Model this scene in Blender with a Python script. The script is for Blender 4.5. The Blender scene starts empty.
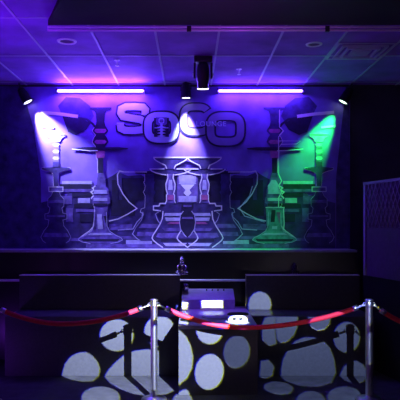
import bpy, bmesh, math, random
from mathutils import Vector, Matrix
random.seed(4)
C = bpy.context.scene.collection
F, CX, HY, EYE = 603.0, 190.0, 224.0, 1.70        # focal length in px, vanishing point, eye height
CEIL = 3.54
WALL = 7.97
def W(px, py, Y): return Vector(((px-CX)*Y/F, Y, EYE-(py-HY)*Y/F))
def XS(px, Y): return (px-CX)*Y/F

# ------------------------------------------------------------------ materials
M = {}
def mat(name, col, rough=.6, metal=0., emit=None, es=0., noise=0., nscale=20., bump=0., bscale=60., spec=.5, coat=0.):
    m = bpy.data.materials.new(name); m.use_nodes = True
    nt = m.node_tree; b = nt.nodes['Principled BSDF']
    b.inputs['Base Color'].default_value = (*col, 1)
    b.inputs['Roughness'].default_value = rough
    b.inputs['Metallic'].default_value = metal
    b.inputs['Specular IOR Level'].default_value = spec
    b.inputs['Coat Weight'].default_value = coat
    tc = nt.nodes.new('ShaderNodeTexCoord')
    if noise > 0:
        n = nt.nodes.new('ShaderNodeTexNoise'); n.inputs['Scale'].default_value = nscale
        n.inputs['Detail'].default_value = 5
        nt.links.new(tc.outputs['Object'], n.inputs['Vector'])
        r = nt.nodes.new('ShaderNodeValToRGB')
        r.color_ramp.elements[0].position = .3; r.color_ramp.elements[1].position = .7
        r.color_ramp.elements[0].color = (*[c*(1-noise) for c in col], 1)
        r.color_ramp.elements[1].color = (*[min(1, c*(1+noise)) for c in col], 1)
        nt.links.new(n.outputs['Fac'], r.inputs['Fac']); nt.links.new(r.outputs['Color'], b.inputs['Base Color'])
    if bump > 0:
        n2 = nt.nodes.new('ShaderNodeTexNoise'); n2.inputs['Scale'].default_value = bscale
        n2.inputs['Detail'].default_value = 4
        nt.links.new(tc.outputs['Object'], n2.inputs['Vector'])
        bp = nt.nodes.new('ShaderNodeBump'); bp.inputs['Strength'].default_value = bump; bp.inputs['Distance'].default_value = .01
        nt.links.new(n2.outputs['Fac'], bp.inputs['Height']); nt.links.new(bp.outputs['Normal'], b.inputs['Normal'])
    if emit:
        b.inputs['Emission Color'].default_value = (*emit, 1); b.inputs['Emission Strength'].default_value = es
    M[name] = m; return m
mat('floor', (.055,.055,.062), .85, spec=.15, noise=.25, nscale=9, bump=.15, bscale=90)
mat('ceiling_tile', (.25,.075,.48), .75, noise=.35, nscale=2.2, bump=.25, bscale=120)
mat('grid_metal', (.45,.40,.6), .4)
mat('rail_metal', (.9,.85,.95), .35, .3)
mat('dark_wall', (.05,.05,.06), .8, noise=.2, nscale=4, bump=.1)
mat('soffit', (.012,.012,.014), .85, bump=.1)
mat('black_panel', (.052,.052,.06), .6, noise=.12, nscale=40, bump=.12, bscale=220, spec=.3)
mat('black_gloss', (.01,.01,.012), .3, spec=.4)
mat('black_matt', (.012,.012,.014), .6, spec=.3)
mat('edge_sheen', (.8,.8,.85), .25)  # pale colour stands in for lamp light caught on black edges
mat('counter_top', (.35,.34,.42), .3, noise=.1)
mat('chrome', (.9,.87,.92), .28, 1.)
mat('dull_chrome', (.6,.58,.62), .3, 1.)
mat('velvet', (.8,.02,.045), .7, noise=.15, nscale=90, bump=.3, bscale=200)
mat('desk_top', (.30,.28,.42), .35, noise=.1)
mat('paper', (.6,.6,.6), .6)
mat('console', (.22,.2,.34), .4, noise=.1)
mat('white_plastic', (.8,.8,.8), .35)
mat('bronze', (.5,.45,.6), .22, 1.)
mat('fixture', (.015,.015,.018), .4)
mat('vent', (.5,.45,.6), .45)
mat('screen_panel', (.12,.04,.15), .7, noise=.15)
mat('screen_bar', (.36,.2,.42), .5)
# mural paints
mat('mural_ground', (.23,.135,.62), .55, noise=.4, nscale=2.6)
mat('paint_dark', (.018,.012,.06), .5, noise=.4, nscale=9)
mat('paint_deep', (.055,.035,.18), .5, noise=.5, nscale=9)
mat('paint_mid', (.17,.11,.42), .5, noise=.5, nscale=12)
mat('paint_light', (.55,.5,.85), .5, noise=.2, nscale=16)
mat('paint_line', (.85,.8,.95), .5)
mat('paint_rose', (.45,.10,.35), .5, noise=.3, nscale=16)
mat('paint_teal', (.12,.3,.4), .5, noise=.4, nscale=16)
mat('paint_logo', (.55,.62,.95), .5, noise=.08, nscale=6)
mat('paint_logo_dim', (.25,.19,.5), .5, noise=.12, nscale=6)
mat('led_tube', (.8,.8,.9), .4, emit=(.2,.09,1.), es=18)
mat('led_white', (.8,.8,.9), .4, emit=(.75,.7,1.), es=5)
mat('led_green', (.8,.9,.8), .4, emit=(.7,1.,.8), es=2.5)
mf = bpy.data.materials.new('gobo_filter'); mf.use_nodes = True
nt = mf.node_tree; nt.nodes.clear(); o_ = nt.nodes.new('ShaderNodeOutputMaterial'); t_ = nt.nodes.new('ShaderNodeBsdfTransparent')
t_.inputs['Color'].default_value = (.15,.17,.22,1); nt.links.new(t_.outputs[0], o_.inputs[0]); M['gobo_filter'] = mf
mf = mf.copy(); mf.name = 'gobo_filter_light'; mf.node_tree.nodes['Transparent BSDF'].inputs['Color'].default_value = (.48,.5,.56,1); M['gobo_filter_light'] = mf

# ------------------------------------------------------------------ mesh helpers
class MB:
    def __init__(s): s.bm = bmesh.new(); s.mats = []
    def mi(s, m):
        if m not in s.mats: s.mats.append(m)
        return s.mats.index(m)
    def box(s, a, b, m, bev=0.):
        x0,y0,z0 = a; x1,y1,z1 = b
        i = s.mi(m)
        if bev <= 0:
            v = [s.bm.verts.new(p) for p in ((x0,y0,z0),(x1,y0,z0),(x1,y1,z0),(x0,y1,z0),(x0,y0,z1),(x1,y0,z1),(x1,y1,z1),(x0,y1,z1))]
            for f in ((0,3,2,1),(4,5,6,7),(0,1,5,4),(1,2,6,5),(2,3,7,6),(3,0,4,7)):
                s.bm.faces.new([v[k] for k in f]).material_index = i
        else:
            t = bmesh.new(); r = bmesh.ops.create_cube(t, size=1)
            for v in t.verts: v.co = Vector((x0+(v.co.x+.5)*(x1-x0), y0+(v.co.y+.5)*(y1-y0), z0+(v.co.z+.5)*(z1-z0)))
            bmesh.ops.bevel(t, geom=list(t.edges), offset=bev, segments=3, profile=.5, affect='EDGES')
            s.merge(t, i)
        return s
    def merge(s, t, i, mtx=None, smooth=True):
        mp = {}
        for v in t.verts: mp[v] = s.bm.verts.new(mtx @ v.co if mtx else v.co)
        for f in t.faces:
            try:
                g = s.bm.faces.new([mp[v] for v in f.verts]); g.material_index = i; g.smooth = smooth
            except ValueError: pass
        t.free()
    def prism(s, pts, d, m):
        """pts: 3D loop, d: extrusion vector"""
        i = s.mi(m); d = Vector(d)
        a = [s.bm.verts.new(Vector(p)) for p in pts]; b = [s.bm.verts.new(Vector(p)+d) for p in pts]
        n = len(a); s.bm.faces.new(a).material_index = i; s.bm.faces.new(b[::-1]).material_index = i
        for k in range(n): s.bm.faces.new((a[k], b[k], b[(k+1)%n], a[(k+1)%n])).material_index = i
        return s
    def lathe(s, prof, m, loc=(0,0,0), mtx=None, n=24):
        i = s.mi(m); base = Matrix.Translation(Vector(loc)) @ (mtx or Matrix.Identity(4))
        rings = []
        for r, z in prof:
            if r < 1e-6: rings.append([s.bm.verts.new(base @ Vector((0,0,z)))])
            else: rings.append([s.bm.verts.new(base @ Vector((r*math.cos(2*math.pi*k/n), r*math.sin(2*math.pi*k/n), z))) for k in range(n)])
        for a, b in zip(rings, rings[1:]):
            for k in range(n):
                q = (k+1) % n
                if len(a) == 1 and len(b) == 1: continue
                if len(a) == 1: f = s.bm.faces.new((a[0], b[q], b[k]))
                elif len(b) == 1: f = s.bm.faces.new((a[k], a[q], b[0]))
                else: f = s.bm.faces.new((a[k], a[q], b[q], b[k]))
                f.material_index = i; f.smooth = True
        return s
    def tube(s, pts, r, m, n=12, closed=False):
        i = s.mi(m); pts = [Vector(p) for p in pts]; rings = []; N = len(pts); up0 = None
        for k in range(N):
            a = pts[(k-1) % N] if closed or k > 0 else pts[k]; b = pts[(k+1) % N] if closed or k < N-1 else pts[k]
            t = (b-a).normalized()
            if up0 is None: up0 = Vector((0,0,1)) if abs(t.z) < .9 else Vector((0,1,0))
            u = (up0 - t*up0.dot(t)).normalized(); up0 = u; w = t.cross(u)
            rr = r[k] if isinstance(r, (list, tuple)) else r
            rings.append([s.bm.verts.new(pts[k]+(u*math.cos(2*math.pi*q/n)+w*math.sin(2*math.pi*q/n))*rr) for q in range(n)])
        for k in range(N if closed else N-1):
            a, b = rings[k], rings[(k+1) % N]
            for q in range(n):
                f = s.bm.faces.new((a[q], a[(q+1)%n], b[(q+1)%n], b[q])); f.material_index = i; f.smooth = True
        if not closed:
            s.bm.faces.new(rings[0][::-1]).material_index = i; s.bm.faces.new(rings[-1]).material_index = i
        return s
    def sphere(s, c, r, m, sc=(1,1,1), mtx=None):
        t = bmesh.new(); bmesh.ops.create_uvsphere(t, u_segments=20, v_segments=12, radius=r)
        mm = Matrix.Translation(Vector(c)) @ (mtx or Matrix.Identity(4)) @ Matrix.Diagonal((*sc, 1))
        s.merge(t, s.mi(m), mm); return s
    def build(s, name, parent=None, origin=None):
        bmesh.ops.recalc_face_normals(s.bm, faces=s.bm.faces)
        me = bpy.data.meshes.new(name)
        if origin is None and parent is None:
            vs = s.bm.verts; xs=[v.co.x for v in vs]; ys=[v.co.y for v in vs]; zs=[v.co.z for v in vs]
            origin = Vector(((min(xs)+max(xs))/2, (min(ys)+max(ys))/2, min(zs)))
        if origin is None: origin = parent.location.copy() if parent.parent is None else parent.parent.location + parent.location
        off = Vector(origin)
        # parts are modelled in world space, stored relative to their thing
        bmesh.ops.translate(s.bm, verts=s.bm.verts, vec=-off)
        s.bm.to_mesh(me); s.bm.free()
        for m in s.mats: me.materials.append(M[m])
        o = bpy.data.objects.new(name, me); C.objects.link(o)
        if parent: o.parent = parent
        else: o.location = off
        return o
def tag(o, label=None, cat=None, group=None, kind=None):
    if label: o['label'] = label
    if cat: o['category'] = cat
    if group: o['group'] = group
    if kind: o['kind'] = kind
    return o
def thing(name, loc, label, cat, group=None):
    o = bpy.data.objects.new(name, None); C.objects.link(o); o.location = loc; o.empty_display_size = .1
    return tag(o, label, cat, group)
def copy_tree(o, parent=None):
    c = o.copy(); C.objects.link(c)
    if parent: c.parent = parent
    for ch in list(o.children): copy_tree(ch, c)
    return c
def struct(name, mb): return tag(mb.build(name), kind='structure')

# ------------------------------------------------------------------ room
XL, XR, YF = -2.75, 3.1, -1.6
struct('floor', MB().box((XL-.1,YF-.1,-.1),(XR+.1,WALL+.1,0),'floor'))
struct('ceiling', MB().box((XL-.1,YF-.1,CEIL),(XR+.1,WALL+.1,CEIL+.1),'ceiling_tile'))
struct('wall_back', MB().box((XL,WALL,0),(XR,WALL+.1,CEIL),'dark_wall'))
struct('wall_left', MB().box((XL-.1,YF,0),(XL,WALL,CEIL),'dark_wall'))
struct('wall_right', MB().box((XR,YF,0),(XR+.1,WALL,CEIL),'dark_wall'))
struct('wall_front', MB().box((XL,YF-.1,0),(XR,YF,CEIL),'dark_wall'))
g = MB()
k = -5
while .278+.61*k < XR:
    x = .278+.61*k
    if x > XL: g.box((x-.011,YF,CEIL-.006),(x+.011,WALL,CEIL-.0005),'grid_metal')
    k += 1
for k in range(-5, 3):
    y = 5.37+1.22*k
    if YF < y < WALL: g.box((XL,y-.011,CEIL-.0055),(XR,y+.011,CEIL-.0005),'grid_metal')
struct('trim_1', g)
# dark soffit and the rail below its edge
zs = CEIL-.05
A = W(48,25,F*(zs-EYE)/199); B = W(60,0,F*(zs-EYE)/224)
dirv = (B-A); Cc = A+dirv*3.2
s = MB().prism([(A.x,A.y,zs),(Cc.x,Cc.y,zs),(XR,Cc.y,zs),(XR,A.y,zs)], (0,0,.05-.0065), 'soffit')
struct('trim_2', s)
rail = thing('lighting_rail', (1.0,A.y+.03,zs-.03), 'long thin twin-bar metal rail running along the edge of the dark ceiling soffit', 'rail')
for dz in (.0, -.030):
    MB().tube([(A.x-.01,A.y+.03,zs-.008+dz),(XR,A.y+.03,zs-.008+dz)], .011, 'rail_metal', 10).build('bar', rail)
for px in (189, 328):
    x = XS(px, A.y)
    MB().box((x-.02,A.y+.015,zs-.052),(x+.02,A.y+.048,zs+.0),'fixture',.004).build('clamp', rail)

# ------------------------------------------------------------------ mural (painted relief layers on a panel)
MY = 7.95                                         # front face of the mural board
mural = thing('hookah_mural', W(193,248,MY), 'wide purple wall mural of outlined hookahs under a large lettered logo', 'mural')
mb = MB(); a = W(-18,84.5,MY); b = W(350,248.5,MY)
mb.box((a.x,MY,b.z),(b.x,WALL-.0005,a.z-.03),'mural_ground').build('board', mural)
def P(px, py, lay=0): return W(px, py, MY)+Vector((0,-.0012*lay,0))
class Art(MB):
    cnt = 0
    def poly(s, pts, m, lay=1):
        s.cnt += 1                                   # hair's breadth steps keep overlapping paint apart
        return s.prism([P(x,y,lay+.008*(s.cnt % 90)) for x,y in pts], (0,.001,0), m)
    def strip(s, cx, rows, m, lay=1):
        for (y0,h0),(y1,h1) in zip(rows, rows[1:]):
            if y1-y0 < .01: continue
            s.poly([(cx-h0,y0),(cx+h0,y0),(cx+h1,y1),(cx-h1,y1)], m, lay)
        return s
    def stroke(s, pts, w, m, lay=2, closed=False):
        q = [pts[0]]
        for p in pts[1:]:
            if math.hypot(p[0]-q[-1][0], p[1]-q[-1][1]) > .05: q.append(p)
        if len(q) < 2: return s
        s.cnt += 1; N = len(q); i = s.mi(m); rows = []
        for k in range(N):
            a = q[(k-1) % N] if closed or k > 0 else None; b = q[(k+1) % N] if closed or k < N-1 else None
            ns = []
            for u, v in ((a, q[k]), (q[k], b)):
                if u and v:
                    L = math.hypot(v[0]-u[0], v[1]-u[1]); ns.append((-(v[1]-u[1])/L, (v[0]-u[0])/L))
            n = (sum(x for x,_ in ns)/len(ns), sum(y for _,y in ns)/len(ns)); l2 = max(n[0]**2+n[1]**2, .3)
            o = (n[0]/l2*w/2, n[1]/l2*w/2)
            A_ = P(q[k][0]+o[0], q[k][1]+o[1], lay+.008*(s.cnt%90)); B_ = P(q[k][0]-o[0], q[k][1]-o[1], lay+.008*(s.cnt%90))
            D_ = Vector((0,.001,0))
            rows.append([s.bm.verts.new(p) for p in (A_, B_, B_+D_, A_+D_)])
        for k in range(N if closed else N-1):
            a, b = rows[k], rows[(k+1) % N]
            for e in range(4): s.bm.faces.new((a[e], a[(e+1)%4], b[(e+1)%4], b[e])).material_index = i
        if not closed: s.bm.faces.new(rows[0]).material_index = i; s.bm.faces.new(rows[-1]).material_index = i
        return s
    def outline(s, cx, rows, side, w=.8, m='paint_line', lay=3):
        if side in (0,-1): s.stroke([(cx-h,y) for y,h in rows], w, m, lay)
        if side in (0,1): s.stroke([(cx+h,y) for y,h in rows], w, m, lay)
        return s
AX = 187.5
def mx(x, f): return AX+(x-AX)*f
# dark painted room scene between the hookahs, lower half of the mural
sc = Art()
for f in (1,-1):
    def R(x0,y0,x1,y1,m,lay=1): sc.poly([(mx(x0,f),y0),(mx(x1,f),y0),(mx(x1,f),y1),(mx(x0,f),y1)][::1 if f>0 else -1], m, lay)
    sc.cnt += 1
    rag=[(39.5,203),(52,200),(60,194),(66,196),(75,187),(84,190),(92,188),(104,180),(112,176),(118,172),(128,176),(141,175),(147,178),(155,170),(166,172),(AX,174)]
    for (xa,ya),(xb,yb) in zip(rag,rag[1:]): Art.prism(sc,[P(mx(xa,f),ya,1),P(mx(xb,f),yb,1),P(mx(xb,f),247.9,1),P(mx(xa,f),247.9,1)],(0,.001,0),'paint_deep')
    for (x0,y0,x1,y1,m) in ((62,181,92,184,'paint_light'),(60,184,92,189,'paint_dark'),(64,189,96,192,'paint_mid'),(72,193,94,197,'paint_dark'),(78,198,90,203,'paint_light'),
                            (74,204,94,208,'paint_dark'),(76,209,96,212,'paint_mid'),(80,214,95,222,'paint_dark'),(62,196,72,204,'paint_mid'),(66,208,73,222,'paint_mid'),
                            (112,180,118,200,'paint_dark'),(111,200,135,216,'paint_dark'),(122,178,144,200,'paint_dark'),(109,224,132,230,'paint_mid'),
                            (154,172,166,202,'paint_dark'),(112,236,150,239,'paint_mid'),(126,240,152,244,'paint_light'),(60,238,80,241,'paint_mid'),
                            (86,244,186,247.5,'paint_mid')):
        R(x0,y0,x1,y1,m,2)
sc.poly([(-17,86.5),(22,86.5),(34,130),(41,178),(41,247.9),(-17,247.9)],'paint_deep')  # dark band painted in where the left beam falls off
sc.poly([(349.5,86.5),(349.5,247.9),(336,247.9),(336,178),(341,130),(346,86.5)],'paint_deep')  # dark band painted in for the unlit right end of the mural
sc.build('painted_room_and_shade', mural)
def hookahA(f):
    c = mx(56,f); a = Art()
    # wide dark shape with a pale bar across it
    a.poly([(mx(62,f),115),(mx(80,f),118),(mx(91,f),123),(mx(86,f),130),(mx(76,f),135),(mx(68,f),132)],'paint_dark',3)
    a.poly([(mx(66,f),97),(mx(80,f),98),(mx(90,f),106),(mx(94,f),116),(mx(90,f),122),(mx(78,f),118),(mx(62,f),115),(mx(58,f),106)],'paint_deep',2)
    a.stroke([(mx(41,f),112.5),(mx(60,f),114),(mx(78,f),116.5)],3.2,'paint_line',5)
    a.stroke([(mx(78,f),118),(mx(87,f),119.5),(mx(93,f),124),(mx(96,f),128)],2.2,'paint_dark',4)
    a.stroke([(mx(40,f),126),(mx(54,f),127.5)],2,'paint_line',5)
    a.strip(c,[(132,2),(134,9),(136,10),(138,6),(142,4)],'paint_light',4); a.strip(c,[(134.5,9.4),(135.4,10)],'paint_deep',5)
    for k in range(7): a.strip(c,[(143+3.4*k,2.2),(144.6+3.4*k,3.6),(146+3.4*k,2.2),(146.4+3.4*k,2.2)],'paint_light' if k%2==0 else 'paint_mid',4)
    a.strip(c,[(162,3),(167,3.4)],'paint_deep',5)
    rows=[(167,4),(168,14),(169.4,14),(171,8),(173,3),(186,2.2)]
    a.strip(c,rows,'paint_deep',4); a.outline(c,[(168,4),(168,14),(169.6,14),(172,6),(174,2.6),(186,2.4)],0)
    a.stroke([(c-7,187),(c+7,187),(c+7,191.5),(c-7,191.5)],.8,'paint_line',5,True); a.strip(c,[(187,7),(191.5,7)],'paint_mid',4)
    rows=[(191.5,3),(196,5),(199,8),(206,8),(208,6),(213,7),(214,11),(219,11),(220,7),(226,8),(231,12),(237,15),(241,13),(243,10)]
    a.strip(c,rows,'paint_deep',4); a.strip(c,[(200,7),(203,7)],'paint_mid',5); a.strip(c,[(215,9),(217,9)],'paint_mid',5); a.strip(c,[(233,11),(237,13)],'paint_mid',5)
    a.outline(c,rows,0,.45,'paint_light',6)
    return a.build('painted_hookah', mural)
def hookahB(f):
    c = mx(100.5,f); a = Art()
    rows=[(107.5,11),(109.5,11),(111,6),(114,4.6),(122,4),(126,5),(129,7),(131,8),(135,4.5),(138,6.5),(142,8),(146,5),(148,4)]
    a.strip(c,rows,'paint_dark' if f>0 else 'paint_deep',4); a.strip(c,[(129,5),(131,6),(133,4)],'paint_rose',5); a.strip(c,[(140,4.5),(142,6),(144,4)],'paint_rose',5)
    a.outline(c,rows[5:],-f,1.0); 
    a.strip(c,[(147.2,18),(148.2,28),(149.4,27),(150.6,14)],'paint_dark',5); a.stroke([(mx(72,f),149),(mx(88,f),150.6),(mx(98,f),150.8)],.9,'paint_line',6)
    a.strip(c,[(150.6,4.6),(158,4)],'paint_rose',4); a.strip(c,[(158,2.6),(174,2.4)],'paint_dark',4); a.outline(c,[(150,4.6),(158,4),(160,3),(173,2.6)],-f,.8)
    rows=[(173,2.6),(178,4),(186,4.5),(189,7),(195,8),(196,7),(198,9),(203,9),(204,6.5),(208,6.5),(212,6)]
    a.strip(c+f*.7,rows,'paint_mid',4); a.strip(c,[(190,6),(194,7)],'paint_light',5); a.strip(c,[(198,7),(201,7)],'paint_light',5); a.strip(c,[(203.4,7),(206,7)],'paint_dark',5)
    jag=[(186,5),(188,8),(190,6),(192,9.5),(195,6.5),(198,9),(201,5.5),(204,7),(209,5.5),(214,5.8)]
    a.outline(c,jag,-f,1.3)
    rows=[(212,6),(216,6.2),(226,6.6),(231,9),(235,15),(238,21),(240,22),(242,18),(243.5,10)]
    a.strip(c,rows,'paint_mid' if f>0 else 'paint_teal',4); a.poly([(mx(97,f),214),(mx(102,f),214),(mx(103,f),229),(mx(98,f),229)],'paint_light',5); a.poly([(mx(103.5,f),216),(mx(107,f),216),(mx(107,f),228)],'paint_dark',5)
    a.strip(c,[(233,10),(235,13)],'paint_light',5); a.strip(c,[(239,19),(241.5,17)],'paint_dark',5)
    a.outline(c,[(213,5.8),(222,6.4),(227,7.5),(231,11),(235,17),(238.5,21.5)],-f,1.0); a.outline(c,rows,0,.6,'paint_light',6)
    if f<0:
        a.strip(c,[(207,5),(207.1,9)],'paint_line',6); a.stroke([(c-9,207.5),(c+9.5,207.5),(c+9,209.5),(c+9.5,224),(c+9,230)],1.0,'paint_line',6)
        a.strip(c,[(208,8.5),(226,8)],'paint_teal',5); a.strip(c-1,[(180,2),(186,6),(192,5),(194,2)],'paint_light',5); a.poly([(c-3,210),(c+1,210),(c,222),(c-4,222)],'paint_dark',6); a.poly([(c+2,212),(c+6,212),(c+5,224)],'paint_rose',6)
        a.stroke([(c-10,222),(c-30,216),(c-35,208),(c-25,196),(c-22,186)],1.0,'paint_light',5)
        a.stroke([(c+5,110),(c+5,127),(c+9,131),(c+4,137),(c+4,147)],.8,'paint_line',6); a.stroke([(c+4,147),(c+4,174),(c+7,181),(c+4,186),(c+7,192),(c+4,198),(c+4,207)],1.0,'paint_line',6)
        a.stroke([(c+4,141),(c+26,141),(c+22,144),(c+6,144.5)],.7,'paint_line',6)
    return a.build('painted_hookah', mural)
def hookahC(f):
    c = mx(149.5,f); a = Art()
    a.strip(c,[(171,15),(173.5,14),(174,4)],'paint_dark',4)
    rows=[(174,4.5),(181,4.5),(182,5.5),(186,4),(190,4.6),(192,6),(196,4),(208,4.5),(209,8),(212,9),(214,6),(220,8),(228,14),(234,17),(238,13),(241,9)]
    a.strip(c,rows,'paint_deep',4); a.strip(c,[(224,8),(228,11)],'paint_mid',5); a.strip(c,[(232,12),(236,13)],'paint_mid',5)
    a.outline(c,rows[:12],-f,.9,'paint_line'); a.outline(c,rows[9:],0,.8,'paint_light',5)
    a.stroke([(mx(124,f),172),(mx(147,f),172)],.9,'paint_line',6)
    a.stroke([(mx(124,f),172),(mx(119.5,f),171),(mx(117.5,f),175),(mx(118,f),184),(mx(123,f),194),(mx(129,f),202),(mx(137,f),208.5),(mx(128,f),214),(mx(118,f),219),(mx(109,f),221)],1.1,'paint_line',6)
    a.stroke([(mx(143,f),212),(mx(142,f),217),(mx(137,f),222),(mx(133,f),229),(mx(118,f),230)],.9,'paint_light',6)
    return a.build('painted_hookah', mural)
def hookahD(f):
    c = mx(170.5,f); a = Art(); L = 7 if f<0 else 6
    a.strip(c,[(157.5,17),(159.5,15.6),(161.5,12.8),(163.5,9),(165.3,5),(169,3.4)],'paint_deep',L)
    a.strip(c-f*1.5,[(169,21),(171,18.8),(173,14.5),(174.5,8),(175,4)],'paint_deep',L-1)
    a.stroke([(c-17,157.5),(c+17,157.5)],1.4,'paint_line',L+2); a.outline(c,[(157.5,17),(159.5,15.8),(161.5,13),(163.5,9.2),(165.3,5.2),(169,3.6)],0,1.1,'paint_line',L+2)
    a.stroke([(c-21,169),(c-6,169)],1.2,'paint_line',L+1); a.stroke([(c+6,169),(c+18,169)],1.2,'paint_line',L+1); a.outline(c,[(169,21),(171,18.8),(173,14.5),(174.5,8),(175,4)],0,1.1,'paint_line',L+1)
    rows=[(174,3),(178,2.6),(184,4.6),(189,4.4),(194,3),(195,4),(201,4),(203,5)]
    a.strip(c,rows,'paint_mid',L); a.strip(c,[(180,1.4),(190,2.4)],'paint_light',L+1); a.strip(c,[(195,3),(200,3)],'paint_rose',L+1); a.outline(c,rows,0,1.0,'paint_line',L+2)
    rows=[(203,4),(204,12.5),(205,14),(208,14),(210,12.5),(210.5,10)]
    a.strip(c-f*1.5,[(203.5,11),(205,12.5),(206,16),(209.5,16),(211,11)],'paint_deep',L); a.stroke([(mx(166,f),203.5),(mx(160,f),203.5),(mx(159,f),206),(mx(153.5,f),206),(mx(153.5,f),210),(mx(161,f),211)],1.2,'paint_line',L+2)
    c2 = mx(175,f)
    rows=[(211,12),(215,12.2),(219,12.8),(223,14.4),(227,16.6),(231,19.2),(235,21.8),(238,23),(240.5,21.5),(243,18.5),(245.5,15),(247.6,12)]
    a.strip(c2,rows,'paint_deep',L); 
    a.strip(c2-f*1,[(213,9),(216,10)],'paint_light',L+1); a.strip(c2,[(217.5,10),(221,9)],'paint_light',L+1); a.strip(c2,[(222,5),(224,8)],'paint_rose',L+1); a.strip(c2,[(228,13),(231,10)],'paint_mid',L+1)
    a.strip(c2-f*2,[(233,15),(237,17),(238,12)],'paint_mid',L+1); a.strip(c2,[(239,14),(242,14)],'paint_dark',L+1); a.strip(c2,[(243,12),(246,9)],'paint_light',L+1)
    a.outline(c2,rows,0,1.1,'paint_line',L+2)
    return a.build('painted_hookah', mural)
for fn in (hookahA, hookahB, hookahC, hookahD):
    for f in (1,-1): fn(f)
a = Art()                                          # pale vase and dark urn painted in the centre
a.strip(AX,[(172,10),(203,10.5)],'paint_mid',5); a.strip(AX,[(175,9),(183,8),(184,9)],'paint_light',6); a.strip(AX,[(184.5,7),(190,2),(193,4),(196,1)],'paint_line',6); a.strip(AX,[(196,9),(202,9)],'paint_light',6)
a.build('painted_vase', mural)
a = Art(); a.strip(AX,[(203,6),(208,6),(211,4),(215,7),(222,8),(229,7),(235,3),(237,1)],'paint_dark',10); a.outline(AX,[(211,4),(215,7),(222,8),(229,7),(235,3),(237,1)],0,.8,'paint_light',11)
a.strip(AX,[(205,4),(207,4)],'paint_mid',11); a.strip(AX,[(217,5),(219,6)],'paint_mid',11); a.build('painted_urn', mural)
# logo letters
def ring(a, cx, cy, rx, ry, w, m, lay, arc=None):
    n=44; pts=[]
    t0,t1 = arc or (0,2*math.pi)
    for k in range(n+1 if arc else n):
        t=t0+(t1-t0)*k/n; ct,st=math.cos(t),math.sin(t); e=.62
        pts.append((cx+rx*abs(ct)**e*(1 if ct>0 else -1), cy+ry*abs(st)**e*(1 if st>0 else -1)))
    a.stroke(pts, w, m, lay, closed=not arc)
def letterO(cx, cy, rx, ry, w, m, lay, name, wy=None):
    a=Art(); ring(a,cx,cy,rx,ry,w+3.6,'paint_dark',lay); ring(a,cx,cy,rx,ry,w,m,lay+1)
    return a
def Spath():
    return [(145,113.5),(145.5,110),(143,107.2),(135,106.6),(126,106.8),(121.5,109),(120.8,113),(123,116.6),(131,118),(140,119.4),(145,122),(145.4,126.5),(142.5,129.8),(134,130.6),(125,130.4),(121,128.4),(120.4,124.5)]
a=Art(); a.stroke(Spath(),10.2,'paint_dark',4); a.stroke(Spath(),7,'paint_logo',5)
a.stroke([(116.8,123.5),(124,123.5)],2,'paint_logo',5); a.stroke([(141.5,114),(149,114)],2,'paint_logo',5); a.build('letter', mural)
a=letterO(161.5,127.5,13.5,11.5,7.5,'paint_logo',7,'o')
a.poly([(154,118),(169,118),(169,137),(154,137)],'paint_dark',8)
a.strip(161.5,[(117.5,5.5),(124,5.5),(125.5,3)],'paint_mid',9)
ring(a,161.5,121,2.4,2.2,1.1,'paint_logo',10); a.strip(161.5,[(124,1.2),(138,1.2)],'paint_logo',10)
for k in range(4): a.strip(161.5,[(126.2+3*k,.8),(127.3+3*k,4.6),(128+3*k,.8)],'paint_logo',10)
a.stroke([(154.5,128),(168.5,128)],.9,'paint_logo',11)
a.build('letter', mural)
a=Art(); arc=(math.radians(38),math.radians(322))
ring(a,196,119.5,12.5,12.5,9.6,'paint_dark',4,(math.radians(32),math.radians(328))); ring(a,196,119.5,12.5,12.5,6.6,'paint_logo_dim',5,arc); a.build('letter', mural)
a=letterO(225.5,129,15,12.8,7.4,'paint_logo_dim',7,'o'); a.build('letter', mural)
cu = bpy.data.curves.new('txt','FONT'); cu.body='LOUNGE'; cu.size=.092; cu.extrude=.0005; cu.offset=.0012; cu.align_x='CENTER'; cu.space_character=1.12
to = bpy.data.objects.new('txt',cu); C.objects.link(to)
dg = bpy.context.evaluated_depsgraph_get(); dg.update()
me = bpy.data.meshes.new_from_object(to.evaluated_get(dg)); bpy.data.objects.remove(to)
tm = bmesh.new(); tm.from_mesh(me); q = Art(); p = P(211,126.3,13)
q.merge(tm, q.mi('paint_logo'), Matrix.Translation(p) @ Matrix.Rotation(math.pi/2,4,'X') , False); q.build('lettering', mural)

# ------------------------------------------------------------------ LED tubes on the wall
def led(pxa, pxb, label):
    Y=7.86; z=W(0,91,Y).z; xa,xb=XS(pxa,Y),XS(pxb,Y)
    t = thing('led_tube_light', ((xa+xb)/2,Y,z), label, 'light', 'purple LED tubes at the top of the wall')
    MB().tube([(xa+.012,Y,z),(xb-.012,Y,z)], .016,'led_tube',14).build('tube', t)
    MB().box((xa,Y+.017,z+.0),(xb,MY-.001,z+.028),'grid_metal',.004).build('mount', t)
    for x in (xa-.012, xb): MB().box((x,Y-.02,z-.02),(x+.012,MY-.001,z+.03),'fixture').build('end_cap', t)
led(57,144,'glowing purple LED tube high on the wall left of the hanging moving-head lamp')
led(218,303,'glowing purple LED tube high on the wall right of the hanging moving-head lamp')

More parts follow.
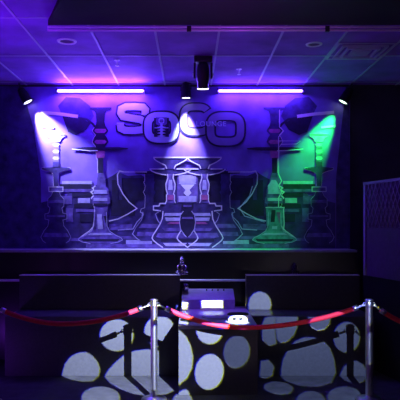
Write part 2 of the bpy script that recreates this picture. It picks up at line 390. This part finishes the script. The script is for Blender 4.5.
# ------------------------------------------------------------------ par cans, built along +Z (lens at z=0 facing -Z)
def par(loc, aim, label, lens, mount):
    loc=Vector(loc); d=(Vector(aim)-loc).normalized()
    t=thing('par_can', loc, label, 'stage light')
    q=d.to_track_quat('-Z','Y').to_matrix().to_4x4()
    hs=MB().lathe([(.0,.21),(.035,.21),(.05,.18),(.062,.12),(.066,.02),(.072,.012),(.072,-.005),(.062,-.005),(.060,.008),(0.058,.02)],'fixture',loc,q).build('housing', t)
    MB().lathe([(.0,.004),(.057,.004),(.059,.012),(0,.012)],lens,loc,q).build('lens', hs)
    side=q.to_3x3() @ Vector((1,0,0)); back=q.to_3x3() @ Vector((0,0,1))
    mt=Vector(mount)
    y=MB(); c0=loc+back*.1
    y.tube([c0+side*.078, c0+side*.078+(mt-c0)*.75, mt, c0-side*.078+(mt-c0)*.75, c0-side*.078],.006,'fixture',8)
    y.build('yoke', t)
    return t
pl = W(28,102,7.85); pc = W(186,98,7.84); pr = W(343,102,7.85)
par(pl, W(70,175,7.87),'small par can at far left throwing a bright blue-white beam down the mural','led_white',(pl.x-.12,pl.y,CEIL-.001))
par(pc, W(187,190,7.86),'small par can in the middle shining straight down the mural behind the moving head','led_white',(pc.x,pc.y,CEIL-.001))
par(pr, W(300,175,7.87),'small par can at right throwing a green beam down the mural','led_green',(pr.x+.12,pr.y,CEIL-.001))

# ------------------------------------------------------------------ moving head
h=W(203,75,6.64); t=thing('moving_head_light',(h.x,6.64,CEIL),'black moving-head stage lamp hanging from the ceiling with a glowing lens ring','stage light')
MB().box((h.x-.10,6.56,CEIL-.075),(h.x+.10,6.72,CEIL-.0065),'fixture',.012).build('base', t)
for sx in (-1,1):
    MB().box((h.x+sx*.092-.012,6.61,CEIL-.24),(h.x+sx*.092+.012,6.67,CEIL-.07),'fixture',.005).build('yoke_arm', t)
    MB().lathe([(0,-.008),(.018,-.008),(.018,.008),(0,.008)],'dull_chrome',(h.x+sx*.108,6.63,CEIL-.2),Matrix.Rotation(math.pi/2,4,'Y')).build('pivot_cap', t)
q=Vector((0,.30,-1)).normalized().to_track_quat('-Z','Y').to_matrix().to_4x4()
hc=Vector((h.x,6.62,CEIL-.2))
hd=MB().lathe([(0,.13),(.045,.128),(.06,.10),(.07,.05),(.074,0),(.072,-.06),(.062,-.13),(.060,-.15),(.052,-.155),(.05,-.14)],'fixture',hc,q).build('head', t)
MB().lathe([(.051,-.150),(.059,-.158),(.062,-.150),(.058,-.14)],'led_white',hc,q).build('lens_ring', hd)
MB().lathe([(0,-.135),(.05,-.142)],'dull_chrome',hc,q).build('lens', hd)

# ------------------------------------------------------------------ ceiling fittings
def downlight(px,py,r,label):
    Y=F*(CEIL-EYE)/(HY-py); x=XS(px,Y); t=thing('recessed_downlight',(x,Y,CEIL),label,'ceiling light','round ceiling downlights')
    MB().lathe([(r*.72,-.002),(r*.76,-.012),(r*.95,-.010),(r,-.001)],'white_plastic',(x,Y,CEIL)).build('trim_ring', t)
    MB().lathe([(0,-.0015),(r*.72,-.002)],'screen_panel',(x,Y,CEIL)).build('diffuser', t)
downlight(67,41,.10,'round recessed ceiling downlight at left, below the end of the rail')
downlight(314,44,.085,'smaller round recessed ceiling downlight near the square air vent')
def sprinkler(px,py,label):
    Y=F*(CEIL-EYE)/(HY-py); x=XS(px,Y)
    t=thing('sprinkler_head',(x,Y,CEIL),label,'sprinkler','ceiling sprinklers')
    MB().lathe([(0,-.008),(.03,-.006),(.034,-.001)],'dull_chrome',(x,Y,CEIL)).build('escutcheon',t)
    MB().lathe([(.009,-.006),(.009,-.04),(.006,-.042),(.006,-.06),(.02,-.062),(.02,-.065),(0,-.066)],'dull_chrome',(x,Y,CEIL)).build('nozzle',t)
sprinkler(117,60,'small ceiling sprinkler above the left LED tube'); sprinkler(239,69,'small ceiling sprinkler above the right LED tube')
vx,vy=1.803,6.41
t=thing('air_vent',(vx,vy,CEIL),'square louvred air vent with nested frames set in the ceiling at right','vent')
for k,(r,z) in enumerate(((.30,-.001),(.235,-.012),(.17,-.020))):
    b=MB()
    for (ax,ay,bx,by) in ((-r,-r,r,-r+.022),(-r,r-.022,r,r),(-r,-r+.022,-r+.022,r-.022),(r-.022,-r+.022,r,r-.022)):
        b.box((vx+ax,vy+ay,CEIL+z-.012),(vx+bx,vy+by,CEIL-.0065),'vent')
    b.build('louvre_frame',t)
MB().box((vx-.10,vy-.10,CEIL-.03),(vx+.10,vy+.10,CEIL-.0065),'vent',.005).build('centre_plate',t)

# ------------------------------------------------------------------ back counter (two black steps under the mural)
t=thing('back_counter',(0,7.7,0),'long black stepped counter below the mural with edges coloured pale for reflected light','counter')
xr=XS(356,7.6); xl=-2.7
MB().box((xl,7.57,0),(xr,WALL-.001,1.345),'black_gloss').build('body',t)
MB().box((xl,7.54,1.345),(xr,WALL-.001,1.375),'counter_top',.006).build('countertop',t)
MB().box((xl,7.435,.99),(xr,7.569,1.012),'edge_sheen',.004).build('shelf',t)  # black step coloured pale for the lamp reflections along it

# ------------------------------------------------------------------ black benches / booth
def bench(x0,x1,label):
    t=thing('booth_bench',((x0+x1)/2,7.0,0),label,'bench')
    MB().box((x0,6.74,0),(x1,7.31,.665),'black_panel',.006).build('base',t)
    br=MB().box((x0,7.31,0),(x1,7.43,1.074),'black_panel',.006).build('backrest',t)
    MB().box((x0,7.308,1.0745),(x1,7.432,1.082),'edge_sheen').build('edge_glint',br)  # added pale strip, stands in for purple light on the top edge
    if x0>0: MB().box((x0-.006,7.304,.70),(x0-.0003,7.316,1.07),'dull_chrome').build('corner_glint',br)  # added bright strip, stands in for the lit bench corner
    return t
bench(-2.07,-.121,'long black high-backed bench block left of the centre desk')
bench(.68,2.06,'black high-backed bench block right of the centre desk')

# ------------------------------------------------------------------ centre desk
t=thing('centre_desk',(.28,6.7,0),'black box desk jutting forward between the two black benches, spotlit blobs on its front','desk')
DX0,DX1=-.117,.676
MB().box((DX0+.004,6.0,0),(DX1-.004,7.42,.655),'black_panel').build('cabinet',t)
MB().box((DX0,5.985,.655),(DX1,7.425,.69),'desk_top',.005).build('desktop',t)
DZ=.69
# sloped console
t=thing('mixing_console',(.15,7.2,DZ),'low purple-lit sloping console with a white front lip on the centre desk','console')
x0,x1=-.098,.53
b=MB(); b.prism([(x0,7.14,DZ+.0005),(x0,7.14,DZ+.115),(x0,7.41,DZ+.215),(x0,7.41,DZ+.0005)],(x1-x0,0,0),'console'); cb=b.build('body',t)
for k in range(4):
    for j in range(1):
        y=7.36; MB().lathe([(.009,0),(.009,.014),(.006,.018),(0,.018)],'black_matt',(x0+.3+.07*k,y,DZ+.1155+(y-7.14)*.3704)).build('knob',cb)
def sheet(pts,z,dz,label,m='paper'):
    b=MB(); b.prism([(x,y,z) for x,y in pts],(0,0,dz),m); return tag(b.build('paper_stack'),label,'paper','white papers on the centre desk')
sheet([(.12,7.04),(.385,7.045),(.40,7.135),(.15,7.135)],DZ+.001,.112,'thick stack of white papers in front of the sloping console, at its right')
sheet([(-.095,7.05),(-.01,7.045),(-.03,7.135),(-.095,7.135)],DZ+.001,.09,'small white paper stack at the left end of the centre desk')
tag(MB().lathe([(0,0),(.035,0),(.04,.05),(.032,.085),(.0,.09)],'bronze',(-.055,7.33,DZ+.199)).build('knob_jar'),'small round purple-lit jar standing behind the console, beside the statuette','jar')
o=MB().lathe([(0,0),(.17,0),(.175,.006),(.17,.012),(.03,.014),(.02,.02),(0,.02)],'console',(.30,6.55,DZ+.0005),n=40).build('turntable_platter')
tag(o,'large flat purple-lit round platter lying on the centre desk','platter')
o=MB().lathe([(0,0),(.10,0),(.105,.008),(0,.010)],'black_matt',(.0,6.32,DZ+.0005),n=32).build('round_mat'); tag(o,'dark round mat lying at the front left of the centre desk','mat')
# white oval tray with two dark wells
tx,ty=XS(238,6.25),6.25
t=thing('oval_tray',(tx,ty,DZ),'white oval tray with two dark round wells and a dark rim, on the centre desk','tray')
o=MB()
q=Matrix.Diagonal((1.35,.8,1,1))
o.lathe([(0,0),(.072,0),(.08,.02),(.076,.055),(.068,.068),(0,.068)],'white_plastic',(tx,ty,DZ+.001),q,32); tb=o.build('body',t)
for sx in (-1,1): MB().lathe([(0,.0),(.017,.0),(.017,.006),(0,.006)],'black_matt',(tx+sx*.032-.01,ty-.058,DZ+.036),Matrix.Rotation(math.pi/2,4,'X')@Matrix.Diagonal((1.3,.8,1,1))).build('well',tb)
MB().lathe([(.062,.069),(.08,.066),(.086,.075),(.07,.088),(.03,.092),(0,.092)],'black_matt',(tx,ty+.01,DZ+.001),q,32).build('lid',t)

# ------------------------------------------------------------------ statuettes
def statuette(x,y,z,s,label,m):
    t=thing('statuette',(x,y,z),label,'statuette')
    MB().lathe([(0,0),(.07*s,0),(.07*s,.012*s),(.05*s,.02*s),(0,.02*s)],m,(x,y,z+.001)).build('base',t)
    b=MB(); b.lathe([(.045*s,.02*s),(.052*s,.04*s),(.04*s,.07*s),(.028*s,.10*s),(.034*s,.12*s),(.015*s,.135*s),(0,.135*s)],m,(x,y,z))
    for sx in (-1,1):
        b.tube([(x+sx*.03*s,y-.01*s,z+.115*s),(x+sx*.055*s,y-.03*s,z+.085*s),(x+sx*.03*s,y-.05*s,z+.06*s)],[.013*s,.011*s,.009*s],m,10)
        b.tube([(x+sx*.02*s,y,z+.045*s),(x+sx*.06*s,y-.03*s,z+.035*s),(x+sx*.015*s,y-.06*s,z+.03*s)],[.02*s,.017*s,.012*s],m,10)
    b.build('body',t)
    b=MB(); b.sphere((x,y-.003,z+.165*s),.036*s,m,(.9,.95,1.1)); b.sphere((x,y-.036*s,z+.16*s),.008*s,m); b.sphere((x,y+.004,z+.2*s),.018*s,m)
    b.build('head',t)
statuette(XS(182,7.37),7.375,1.083,1.02,'small shiny seated statuette on the right end of the left bench back','bronze')
statuette(XS(295,7.50),7.501,1.013,.93,'dark seated statuette hardly lit, on the counter shelf behind the right bench','black_gloss')

# ------------------------------------------------------------------ lattice screen at right
p0=Vector((2.13,7.28,0)); p1=Vector((2.13+.155*1.3,7.28-.73*1.3,0)); u=(p1-p0).normalized(); n_=Vector((-u.y,u.x,0)); Ls=(p1-p0).length
if n_.x>0: n_=-n_
t=thing('lattice_screen',(2.3,6.4,0),'dim purple side partition with a diamond lattice top, at the right edge','screen')
def qbox(s0,s1,z0,z1,d0,d1,m,name):
    b=MB(); b.prism([p0+u*s0+n_*d0+Vector((0,0,z0)),p0+u*s1+n_*d0+Vector((0,0,z0)),p0+u*s1+n_*d0+Vector((0,0,z1)),p0+u*s0+n_*d0+Vector((0,0,z1))],n_*(d1-d0),m); return b.build(name,t)
qbox(0,Ls,0,1.085,0,.04,'black_matt','lower_panel')
qbox(0,Ls,1.085,2.17,0,.02,'screen_panel','panel')
qbox(0,Ls,2.17,2.20,-.01,.045,'screen_bar','top_rail'); qbox(0,.04,1.085,2.17,.0205,.04,'screen_bar','post')
b=MB(); z0,z1=1.66,2.17
k=-8
while k*.085 < Ls:
    for sgn in (1,-1):
        s0=k*.085; s1=s0+(z1-z0)*.55
        pa=(s0,z0 if sgn>0 else z1); pb=(s1,z1 if sgn>0 else z0)
        # clip to the screen
        def cl(a_,b_,lim,lo):
            (sa,za),(sb,zb)=a_,b_
            t_=(lim-sa)/(sb-sa); return (lim,za+(zb-za)*t_)
        if pb[0]<=.04 or pa[0]>=Ls: continue
        if pa[0]<.04: pa=cl(pa,pb,.04,True)
        if pb[0]>Ls: pb=cl(pa,pb,Ls,False)
        b.tube([p0+u*pa[0]+n_*.028+Vector((0,0,pa[1])),p0+u*pb[0]+n_*.028+Vector((0,0,pb[1]))],.005,'screen_bar',6)
    k+=1
b.build('lattice',t)

# ------------------------------------------------------------------ stanchions and ropes
PZ=.976
def stanchion(x,y,label):
    t=thing('stanchion',(x,y,0),label,'stanchion','chrome rope stanchions')
    MB().lathe([(0,.001),(.12,.001),(.125,.008),(.12,.02),(.09,.032),(.05,.042),(.036,.05),(0,.05)],'dull_chrome',(x,y,0),n=48).build('base',t)
    MB().lathe([(.033,.045),(.033,.90)],'chrome',(x,y,0),n=32).build('pole',t)
    cp=MB().lathe([(.033,.90),(.040,.902),(.040,.91),(.040,.94),(.038,.948),(.034,.95),(.034,.958),(.041,.962),(.041,.968),(.03,PZ),(0,PZ+.001)],'chrome',(x,y,0),n=32)
    cp=cp.build('cap',t)
    for sx in (-1,1):
        c=Vector((x+sx*.046,y,.925)); MB().tube([c+Vector((.013*math.cos(a_),0,.015*math.sin(a_))) for a_ in [2*math.pi*k/14 for k in range(14)]],.0035,'chrome',8,True).build('ring',cp)
    return (x,y)
S1=stanchion(XS(154,5.82),5.82,'chrome rope post in front of the centre desk, left one in view')
S2=stanchion(XS(369,5.82),5.82,'chrome rope post near the right edge, in front of the right bench')
S0=stanchion(XS(-11,5.72),5.72,'chrome rope post just past the left edge of the view')
S3=stanchion(2.88,5.75,'chrome rope post beyond the right edge of the view')
def rope(a,b,zlow,label,skew=0.,chain=(.06,.06)):
    x0,y0=a; x1,y1=b; 
    xa,xb=x0+.05,x1-.05
    t=thing('velvet_rope',((xa+xb)/2,(y0+y1)/2,zlow),label,'rope','red velvet ropes')
    def pt(s_):
        z=.918-(.918-zlow)*(1-abs((s_-.5-skew)/(.5+(skew if s_<.5+skew else -skew)))**2.0)
        return Vector((xa+(xb-xa)*s_,y0+(y1-y0)*s_,z))
    L=xb-xa; ca,cb=chain[0]/L,chain[1]/L
    N=48
    MB().tube([pt(ca+(1-ca-cb)*k/N) for k in range(N+1)],.0235,'velvet',14).build('rope',t)
    for (s0,s1) in ((0,ca),(1,1-cb)):
        MB().tube([pt(s1),pt(s1+(.045/L if s0==0 else -.045/L))],.0265,'chrome',14).build('end_cap',t)
        h=MB(); nl=4
        for k in range(nl):
            c=pt(s0+(s1-s0)*(k+.5)/nl); d=(pt(s1)-pt(s0)).normalized(); e=Vector((0,1,0)) if k%2 else d.cross(Vector((0,1,0)))
            r=abs(s1-s0)*L/nl*.78
            h.tube([c+d*(r*math.cos(a_))+e*(r*.6*math.sin(a_)) for a_ in [2*math.pi*q/12 for q in range(12)]],.0042,'chrome',6,True)
        h.build('chain',t)
rope(S1,S2,.70,'red velvet rope hanging between the two visible chrome posts',-.08)
rope(S0,S1,.745,'red velvet rope hanging across the left bench to the left chrome post',-.04)
rope(S2,S3,.70,'dark red velvet rope running off right from the right chrome post',0.)

# ------------------------------------------------------------------ patterned (gobo) projector, ceiling-hung beside the viewer
L=Vector((1.41,1.18,3.03)); D=.15
def lp(P_): k=D/(P_.y-L.y); return (P_.x-L.x)*k,(P_.z-L.z)*k
YP=6.74; YB=5.985
def on_right(px,py):            # bench panel, then floor in front
    if py<309: return W(px,py,7.31)
    if py<316: return W(px,py,F*(EYE-.665)/(py-HY))
    if py<=376: return W(px,py,YP)
    return W(px,py,F*EYE/(py-HY))
def on_block(px,py):
    return W(px,py,YB) if py<=395.5 else W(px,py,F*EYE/(py-HY))
def ell(cx,cy,rx,ry,rot=0,top=None,n=28,e=1.):
    o=[]; c,s_=math.cos(math.radians(rot)),math.sin(math.radians(rot))
    for k in range(n):
        a_=2*math.pi*k/n; x,y=rx*math.cos(a_),ry*math.sin(a_)
        X,Y_=cx+x*c-y*s_,cy+x*s_+y*c
        if top is not None: Y_=max(Y_,top)
        o.append((X,Y_))
    return o
blobs=[]                         # (points on the plate, dim?)
def add(pts,fn,dim=False): blobs.append(([lp(fn(*p)) for p in pts],dim))
add(ell(117,335.5,17,16),on_right); add(ell(160,331.5,15.5,15.5,0,317),on_right)
add([(62,375),(65,364),(71,356.5),(78,353),(86,352),(93,356),(98,362),(100.5,369),(99.5,376),(94,381),(84,382),(72,380)],on_right)
# lens blob: left part on bench and floor, right part on the desk front
lens=[lp(on_right(*p)) for p in ((105,377),(108,371),(114,364),(123,356),(134,351),(145,349.5),(157,350))]
lens+=[lp(on_block(*p)) for p in ((181,330.5),(187,336),(191.5,345),(194,356),(193,368),(188,378),(181,384))]
lens+=[lp(on_right(*p)) for p in ((168,394),(150,396.5),(134,394),(120,389),(110,383))]
blobs.append((lens,False))
add(ell(101,398,19.5,11.5),on_right)
add(ell(183,401,10,8.5),on_right)
add(ell(210.5,328,14,16,0,329.5),on_block); add(ell(210,371.5,14.5,18,8),on_block); add(ell(237.5,351.5,13.3,16.5,8),on_block,True)
add([(248.5,305),(250,298),(254,293.5),(260,291.5),(266,293.5),(270.5,298),(272,305),(272.4,312),(272.6,315.5),(249,315.5),(248.4,309)],on_right,2)
add([(262,325),(265,318),(268,316.6),(276,316.6),(275.5,330),(277,344),(270,346.5),(262.5,340)],on_right,True)
add([(276.6,316.6),(298.5,316.6),(298,327),(295,335),(289,341),(281,343.4),(277.6,340),(276.2,330)],on_right,True)
add([(308,317),(331.5,317),(330,324),(325,329.5),(318,331),(311,327)],on_right,True)
add([(281,372),(283,360),(288,350),(295,341.5),(304,337.5),(314,337.5),(324,341),(331,349),(335,360),(336.5,374),(332,383),(318,387),(300,386),(286,381)],on_right,True)
add(ell(347,337.5,13.4,15.4),on_right,True)
add([(340,375),(344,367),(350,361.5),(357,361),(364,365),(368,374),(365,381),(356,384.5),(346,381)],on_right,True)
add(ell(345,397,17.5,10.5),on_right,True); add(ell(311,402,15,11),on_right,True); add(ell(279,388,15,6.3,5),on_right,True)
add([(261,361),(269,360),(275,367),(273,375),(266,379),(260.5,377)],on_right,True)

add([(202,299.5),(223.5,299),(223.5,307.5),(202,307.5)],lambda x,y:W(x,y,7.04))
add([(182,300),(188,301),(187,309),(182,309)],lambda x,y:W(x,y,7.05))
add(ell(238,321.5,11.5,6),lambda x,y:W(x,y,6.2))
t=thing('gobo_projector',(L.x,L.y,CEIL),'black pattern projector hanging from the ceiling beside the viewer','stage light')
cu=bpy.data.curves.new('plate','CURVE'); cu.dimensions='2D'; cu.fill_mode='BOTH'
def spl(pts):
    sp=cu.splines.new('POLY'); sp.points.add(len(pts)-1)
    for q,(x,y) in zip(sp.points,pts): q.co=(x,y,0,1)
    sp.use_cyclic_u=True
x0,x1,z0,z1=-.13,.09,-.15,.01
spl([(x0,z0),(x1,z0),(x1,z1),(x0,z1)])
for pts,dim in blobs: spl(pts)
co=bpy.data.objects.new('plate',cu); C.objects.link(co); dg=bpy.context.evaluated_depsgraph_get(); dg.update()
me=bpy.data.meshes.new_from_object(co.evaluated_get(dg)); bpy.data.objects.remove(co)
tm=bmesh.new(); tm.from_mesh(me); q=MB()
# plate lies in the x-z plane at y = L.y + D
q.merge(tm,q.mi('fixture'),Matrix.Translation((L.x,L.y+D,L.z)) @ Matrix.Rotation(math.pi/2,4,'X'),False); q.build('pattern_plate',t)
q=MB()
for pts,dim in blobs:
    if dim:
        cx=sum(p[0] for p in pts)/len(pts); cy=sum(p[1] for p in pts)/len(pts)
        vs=[q.bm.verts.new((L.x+cx+(x-cx)*1.08,L.y+D+.0008,L.z+cy+(y-cy)*1.08)) for x,y in pts]
        q.bm.faces.new(vs).material_index=q.mi('gobo_filter_light' if dim==2 else 'gobo_filter')
q.build('filter',t)
hb=MB(); X0,X1,Z0,Z1=L.x+x0,L.x+x1,L.z+z0,L.z+z1; Y0,Y1=L.y-.14,L.y+D; w=.006
hb.box((X0-w,Y0,Z0-w),(X0,Y1+.02,Z1+w),'fixture'); hb.box((X1,Y0,Z0-w),(X1+w,Y1+.02,Z1+w),'fixture')
hb.box((X0,Y0,Z0-w),(X1,Y1+.02,Z0),'fixture'); hb.box((X0,Y0,Z1),(X1,Y1+.02,Z1+w),'fixture'); hb.box((X0,Y0-w,Z0),(X1,Y0,Z1),'fixture')
hb.build('housing',t)
MB().tube([(X0-.02,L.y,L.z-.05),(X0-.02,L.y,Z1+.06),(X1+.02,L.y,Z1+.06),(X1+.02,L.y,L.z-.05)],.008,'fixture',8).build('yoke',t)
MB().tube([(L.x-.02,L.y,Z1+.06),(L.x-.02,L.y,CEIL-.006)],.016,'fixture',12).build('hanging_pipe',t)

# ------------------------------------------------------------------ lights
def light(name,typ,loc,col,power,aim=None,parent=None,**kw):
    d=bpy.data.lights.new(name,typ); d.color=col; d.energy=power
    for k,v in kw.items(): setattr(d,k,v)
    o=bpy.data.objects.new(name,d); C.objects.link(o); o.location=loc
    if aim is not None: o.rotation_euler=(Vector(aim)-Vector(loc)).to_track_quat('-Z','Y').to_euler()
    return o
aimg=Vector((.4,6.6,.35))
GP=13500
light('gobo_lamp','SPOT',L,(.60,.70,0),GP,aimg,spot_size=math.radians(60),spot_blend=.1,shadow_soft_size=.00022)
light('gobo_lamp_blue','SPOT',L+Vector((.00030,0,-.00018)),(0,0,1),GP*1.05,aimg,spot_size=math.radians(60),spot_blend=.1,shadow_soft_size=.00022)
def beam(p,dx,dy,col,pw,ang,into=9,bl=1):
    d=Vector((dx,0,-dy)).normalized(); d.y=math.tan(math.radians(into)); d.normalize()
    light('par_beam','SPOT',p+d*.014,col,pw,p+d,spot_size=math.radians(ang),spot_blend=bl,shadow_soft_size=.02)
beam(pl,36,52,(.42,.44,1),1050,48)
beam(pc,0,1,(.42,.42,1),650,46,7)
beam(pr,-34,56,(.01,1,.04),800,38)
# the LED tubes' light (same place and size as the tubes): onto the wall, and out over ceiling and room
for pa,pb,pw in ((57,144,30),(218,303,11)):
    Y=7.84; xa,xb=XS(pa,Y),XS(pb,Y); z=W(0,91,Y).z
    light('led_glow','AREA',((xa+xb)/2,Y-.01,z),(.17,.05,1),pw,((xa+xb)/2,Y+.4,z-.25),shape='RECTANGLE',size=xb-xa,size_y=.03)
    light('led_glow_room','AREA',((xa+xb)/2,Y-.02,z),(.16,.055,1),pw*(1.0 if pa<100 else .3),((xa+xb)/2,Y-1,z+.8),shape='RECTANGLE',size=xb-xa,size_y=.03)
light('house_purple','SPOT',(-2.3,4.9,2.5),(.22,.02,1),120,(-1.9,5.6,3.54),spot_size=math.radians(112),spot_blend=1,shadow_soft_size=.12)
light('fill_back','POINT',(-.6,.6,3.2),(.5,.15,1),1,shadow_soft_size=.2)  # added dim purple fill from the viewer's side, no fixture
light('floor_uplight','POINT',(-2.6,6.35,.15),(.25,.03,1),9,shadow_soft_size=.05)
light('rope_fill_front','SPOT',(.8,1.3,3.2),(1,.85,1),18,(.6,5.8,.8),spot_size=math.radians(36),spot_blend=.5,shadow_soft_size=.08)  # added fill so the ropes show red between the projected blobs
light('desk_purple','SPOT',(.20,5.9,3.4),(.24,.06,1),260,(.26,6.95,.7),spot_size=math.radians(18),spot_blend=.4,shadow_soft_size=.05)
light('fill_right','POINT',(1.9,5.0,2.6),(.5,.02,1),2,shadow_soft_size=.12)  # added fill that tints the side screen redder, no fixture
light('pole_streak_right','AREA',(2.4,.6,.5),(.95,.8,1),5,(.6,5.8,.6),shape='RECTANGLE',size=.16,size_y=.8)  # added unseen panel, puts a white streak on the chrome poles
light('pole_streak_left','AREA',(-2.6,2.0,.5),(.4,.08,1),5,(.6,5.8,.6),shape='RECTANGLE',size=.2,size_y=.8)  # added unseen panel, puts a purple streak on the chrome poles
light('rope_fill_right','SPOT',(2.75,4.6,1.0),(1,.75,.9),38,(1.0,5.80,.80),spot_size=math.radians(24),spot_blend=.5,shadow_soft_size=.05)  # added low side spot that brightens ropes and poles past the benches
light('rail_fill','SPOT',(.2,4.75,2.75),(.5,.05,1),15,(.25,5.0,3.54),spot_size=math.radians(128),spot_blend=.5,shadow_soft_size=.06)  # added upward spot that brightens the ceiling rail, no fixture

w=bpy.data.worlds.new('World'); bpy.context.scene.world=w; w.use_nodes=True
w.node_tree.nodes['Background'].inputs[0].default_value=(.2,.08,1,1); w.node_tree.nodes['Background'].inputs[1].default_value=.002
# ------------------------------------------------------------------ camera
cd=bpy.data.cameras.new('camera'); cam=bpy.data.objects.new('camera',cd); C.objects.link(cam)
cam.location=(0,0,EYE); cam.rotation_euler=(math.pi/2,0,0); cd.sensor_width=36; cd.lens=F/400*36
cd.shift_x=(200-CX)/400; cd.shift_y=(HY-200)/400; cd.clip_end=50; cd.clip_start=.05
sc_=bpy.context.scene; sc_.camera=cam
sc_.view_settings.view_transform='Standard'; sc_.view_settings.look='None'; sc_.view_settings.gamma=1; sc_.view_settings.exposure=0
sc_.view_settings.use_curve_mapping=False
